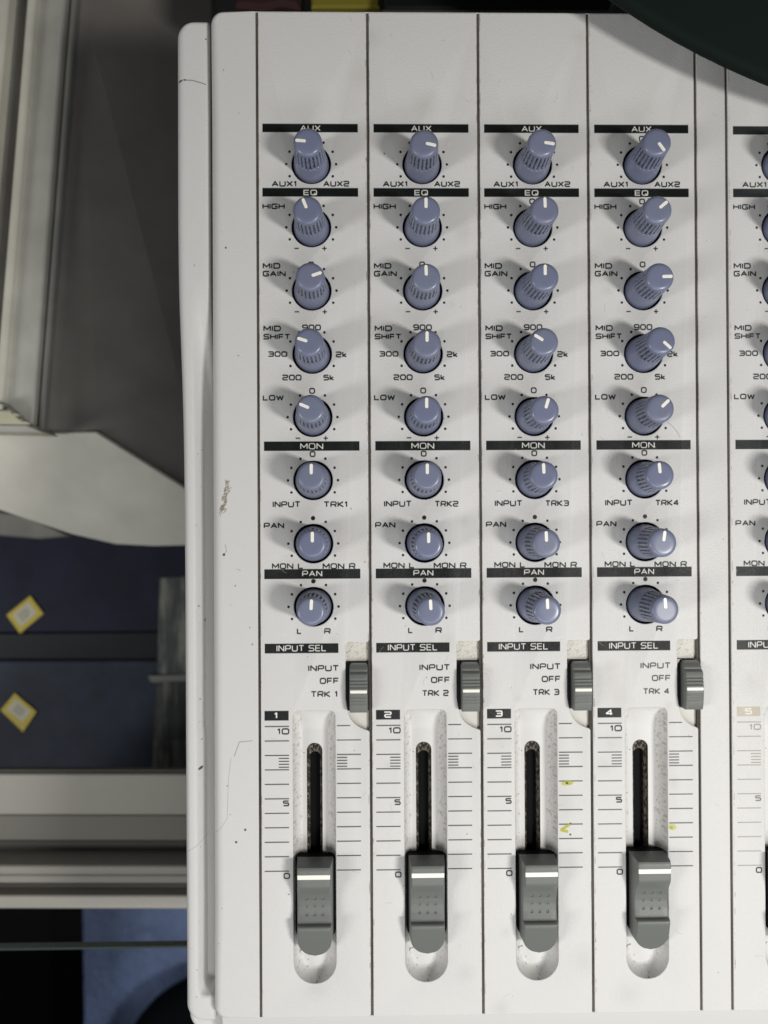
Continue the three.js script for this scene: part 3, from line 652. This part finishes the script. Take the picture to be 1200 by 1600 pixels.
{ // pale case with ribbed metal edge
  const c = thing('pale_case', 'pale case with ribbed metal edge and dark grey side, beyond the mixer\'s upper left side', 'case');
  const edge = (u0, u1) => (t) => lerp(u0, u1, t);
  const rib = (a0, a1, b0, b1, h, m) => mesh('rib', face(pxBlock([[a0, -20, h], [a1, -20, h], [b1, 671, h], [b0, 671, h]], -125, .6)), m, c);
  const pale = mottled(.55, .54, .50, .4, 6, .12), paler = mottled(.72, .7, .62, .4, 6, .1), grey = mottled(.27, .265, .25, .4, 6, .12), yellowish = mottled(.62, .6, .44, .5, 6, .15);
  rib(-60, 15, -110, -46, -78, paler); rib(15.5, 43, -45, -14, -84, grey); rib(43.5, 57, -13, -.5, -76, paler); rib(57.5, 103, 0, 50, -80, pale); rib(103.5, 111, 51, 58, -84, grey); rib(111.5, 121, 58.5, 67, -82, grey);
  mesh('corner_cap', face(pxBlock([[-50, 640, -75], [14, 640, -75], [44, 662, -75], [66, 676, -75], [-50, 673, -75]], -90, .6)), yellowish, c);
  for (const [u, v, w] of [[4, 631, 7], [15, 640, 6], [24, 647, 5], [30, 654, 6], [40, 660, 5], [50, 666, 5]]) {   // chipped corner
    const o = []; for (let i = 0; i < 7; i++) { const a = i / 7 * 6.283, r = w * spread(.55, 1.1); o.push([u + r * Math.cos(a) * 1.3 + r * .3 * Math.sin(a), v + r * .55 * Math.sin(a) + r * .4 * Math.cos(a), -73.6 + spread(-.3, .6)]); }
    mesh('chip', face(pxBlock(o, -78, .5)), spread(0, 1) < .6 ? paler : grey, c);
  }
  mesh('trim_strip', face(pxBlock([[-50, 663, -74], [40, 664, -74], [67, 675, -74], [-50, 674, -74]], -80, .4)), pale, c);
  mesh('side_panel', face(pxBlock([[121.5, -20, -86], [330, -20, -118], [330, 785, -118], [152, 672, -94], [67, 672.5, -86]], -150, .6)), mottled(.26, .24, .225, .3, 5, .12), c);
  const slope = (list) => list.map(([u, v]) => [u, v, -92 - (v - 674) * .21]);
  mesh('front_panel', face(pxBlock(slope([[-60, 675], [68, 674], [151, 673.5], [330, 786.5], [330, 851], [240, 853], [180, 850], [110, 834], [0, 797], [-60, 780]]), -148, .8)), mottled(.84, .82, .74, .45, 5, .1), c);
  mesh('foot', face(pxBlock([[-60, 790, -150], [40, 806, -150], [110, 838, -150], [60, 842, -150], [-60, 832, -150]], -170, .8)), mottled(.3, .29, .27, .5, 5, .2), c);
}
{ // navy box with two yellow stickers and clear tape
  const b = thing('navy_box', 'glossy dark navy box with two yellow stickers, left of the mixer', 'box');
  const navy = (r, g, bl, rough) => mottled(r, g, bl, rough, 7, .22, { specularIntensity: .35 });
  mesh('lid', face(pxBlock([[-80, 760, -172], [420, 760, -172], [420, 986, -172], [-80, 990, -172]], -214, .8)), navy(.011, .015, .046, .5), b);
  mesh('lid_edge', face(pxBlock([[-80, 990.5, -172.4], [420, 986.5, -172.4], [420, 1030, -173.6], [-80, 1030, -173.6]], -214, .5)), navy(.013, .015, .022, .45), b);
  mesh('lower_panel', face(pxBlock([[-80, 1032, -174], [420, 1032, -174], [420, 1230, -174], [-80, 1230, -174]], -214, .8)), navy(.036, .05, .086, .5), b);
  const label = (() => { const cv = document.createElement('canvas'); cv.width = 96; cv.height = 72; const x = cv.getContext('2d'); x.fillStyle = '#dcc63c'; x.fillRect(0, 0, 96, 72); x.fillStyle = '#dcd8c4'; x.fillRect(15, 12, 66, 44); x.fillStyle = 'rgba(120,116,104,.55)'; for (let i = 0; i < 5; i++) x.fillRect(26 + (i % 2) * 4, 20 + i * 6, 30 + rnd() * 14, 3); const t = new THREE.CanvasTexture(cv); t.colorSpace = THREE.SRGBColorSpace; return new THREE.MeshPhysicalMaterial({ map: t, roughness: .5 }); })();
  const sticker = (list, h) => {
    const g = pxBlock(list.map(([u, v]) => [u, v, h]), h - .6, .05), p = g.attributes.position, uv = g.attributes.uv, q = list.map(([u, v]) => at(u, v, h)), ex = [q[1].x - q[0].x, q[1].y - q[0].y], ey = [q[3].x - q[0].x, q[3].y - q[0].y], D = ex[0] * ey[1] - ex[1] * ey[0];
    for (let i = 0; i < p.count; i++) { const dx = p.getX(i) - q[0].x, dy = p.getZ(i) - q[0].y; uv.setXY(i, (dx * ey[1] - dy * ey[0]) / D, 1 - (ex[0] * dy - ex[1] * dx) / D); }
    mesh('sticker', face(g), label, b);
  };
  sticker([[10, 961], [47, 931], [68, 959], [31, 990]], -171); sticker([[23, 1083], [57, 1112], [36, 1144], [1, 1110]], -173);
  const smudge = new THREE.MeshPhysicalMaterial({ map: rep(dataTex(256, (i, x, y) => { const w = smooth(N3[((y >> 2) % 256) * 256 + x] * .6 + N2[i] * .4, .36, .66); return [lerp(58, 132, w), lerp(62, 133, w), lerp(66, 124, w)]; }, true), 24, 9), roughness: .35 });
  mesh('tape', face(pxBlock([[249, 903, -171.2], [330, 899, -171.2], [330, 1053, -171.2], [246, 1053, -171.2]], -172, .1)), smudge, b);
  mesh('tape', face(pxBlock([[245, 1066, -173.2], [330, 1066, -173.2], [330, 1206, -173.2], [238, 1206, -173.2], [241, 1120, -173.2]], -174, .1)), smudge, b);
  mesh('tape', face(pxBlock([[231, 1056, -170.6], [330, 1053, -170.6], [330, 1064, -170.6], [236, 1066, -170.6]], -173.5, .1)), std(lin(.24, .24, .23), .4), b);
}
{ // on the carpet
  const k = thing('black_crate', 'plain black crate on the blue carpet at lower left', 'crate');
  const foot = [[-90, 1330], [128, 1330], [134, 1700], [-90, 1700]].map(([u, v]) => { const p = at(u, v, -340); return [p.x, p.y]; });
  const felt = std(lin(.002, .002, .002), 1, { specularIntensity: .05 });
  mesh('lid', face(block(foot.map(([x, y]) => [x, y, -285]), -291, 1)), felt, k);
  mesh('side', face(block(foot.map(([x, y]) => [x, y, -291.5]), -339.8, .5)), felt, k);
  const g = new THREE.SphereGeometry(1, 48, 32), p = g.attributes.position;
  for (let i = 0; i < p.count; i++) { const y = p.getY(i); p.setY(i, Math.sign(y) * Math.abs(y) ** .8); }
  g.computeVertexNormals();
  const s = mesh('black_bag', g, std(lin(.003, .004, .005), .8, { specularIntensity: .15 }), scene), c = at(350, 1672, -320);
  s.position.copy(world(c.x, c.y, -312)); s.scale.set(.069, .028, .07); s.rotation.y = -.5;
  s.userData = { label: 'rounded black bag on the carpet below the mixer\'s lower left corner', category: 'bag' };
}
{ // the glass counter top
  const t = thing('glass_counter', 'clear glass counter top with greenish front edge under the mixer', 'glass counter');
  const h = -60, a = at(-120, 1483.5, h), b = at(1320, 1487, h), y0 = at(0, -120, h).y;
  const g = new THREE.PlaneGeometry(b.x - a.x, a.y - y0); g.rotateX(-Math.PI / 2); g.translate((a.x + b.x) / 2, h, (a.y + y0) / 2);
  mesh('pane', face(g), new THREE.MeshPhysicalMaterial({ color: lin(.975, .985, .975), transmission: 1, thickness: 0, roughness: 0.02, ior: 1.5 }), t);
  const e = new THREE.BoxGeometry(b.x - a.x, 3.4, .7); e.translate((a.x + b.x) / 2, h - 1.7, a.y + .4);
  mesh('polished_edge', face(e), std(lin(.05, .075, .07), .15), t);
}
{ // behind the mixer, at the upper edge
  const d = thing('black_device', 'black device with a thin grey rim behind the mixer\'s top edge', 'device');
  mesh('body', face(pxBlock([[605, -80, -40], [940, -80, -40], [952, -70, -40], [955, 4, -40], [948, 14, -40], [600, 14, -40]], -58, 1)), std(lin(.008, .009, .01), .35), d);
  mesh('rim', face(pxBlock([[596, 14.5, -38], [950, 14.5, -38], [957, 8, -38], [959, -60, -38], [962, -60, -38], [960, 12, -38], [953, 19, -38], [596, 19, -38]], -58, .3)), std(lin(.05, .055, .055), .4), d);
  const y = mesh('yellow_box', face(pxBlock([[486, -80, -48], [594, -80, -48], [594, 11, -48], [486, 11, -48]], -59, .8)), std(lin(.19, .16, .016), .5), scene);
  y.userData = { label: 'yellow box behind the mixer\'s top edge, left of the black device', category: 'box' };
  const r = mesh('red_pouch', face(pxBlock([[372, -80, -52], [470, -80, -52], [470, 12, -52], [440, 6, -52], [410, 13, -52], [366, 8, -52]], -59, 1.5)), std(lin(.022, .004, .004), .8), scene);
  r.userData = { label: 'dark red cloth pouch behind the mixer\'s upper left corner', category: 'pouch' };
}
{ // dark green disc overhanging the corner
  const h = 15, c = at(1603, -927, h), rim = at(1090, 82, h), R = Math.hypot(c.x - rim.x, c.y - rim.y), prof = [];
  prof.push([.5, 14], [R * .5, 11], [R * .85, 5]);
  for (let i = 0; i <= 8; i++) { const a = Math.PI / 2 - i / 8 * Math.PI; prof.push([R - 2.2 + 2.2 * Math.cos(a), 2.2 * Math.sin(a)]); }
  prof.push([R * .85, 1], [.5, 3]);
  const g = new THREE.LatheGeometry(prof.reverse().map(([r, y]) => new THREE.Vector2(r / 1000, y / 1000)), 160);
  const m = mesh('dark_disc', g, std(lin(.0045, .0095, .0075), .8, { specularIntensity: .3 }), scene);
  m.position.copy(world(c.x, c.y, h));
  m.userData = { label: 'large dark green round disc overhanging the mixer\'s upper right corner', category: 'disc' };
}
renderer.render(scene, camera);
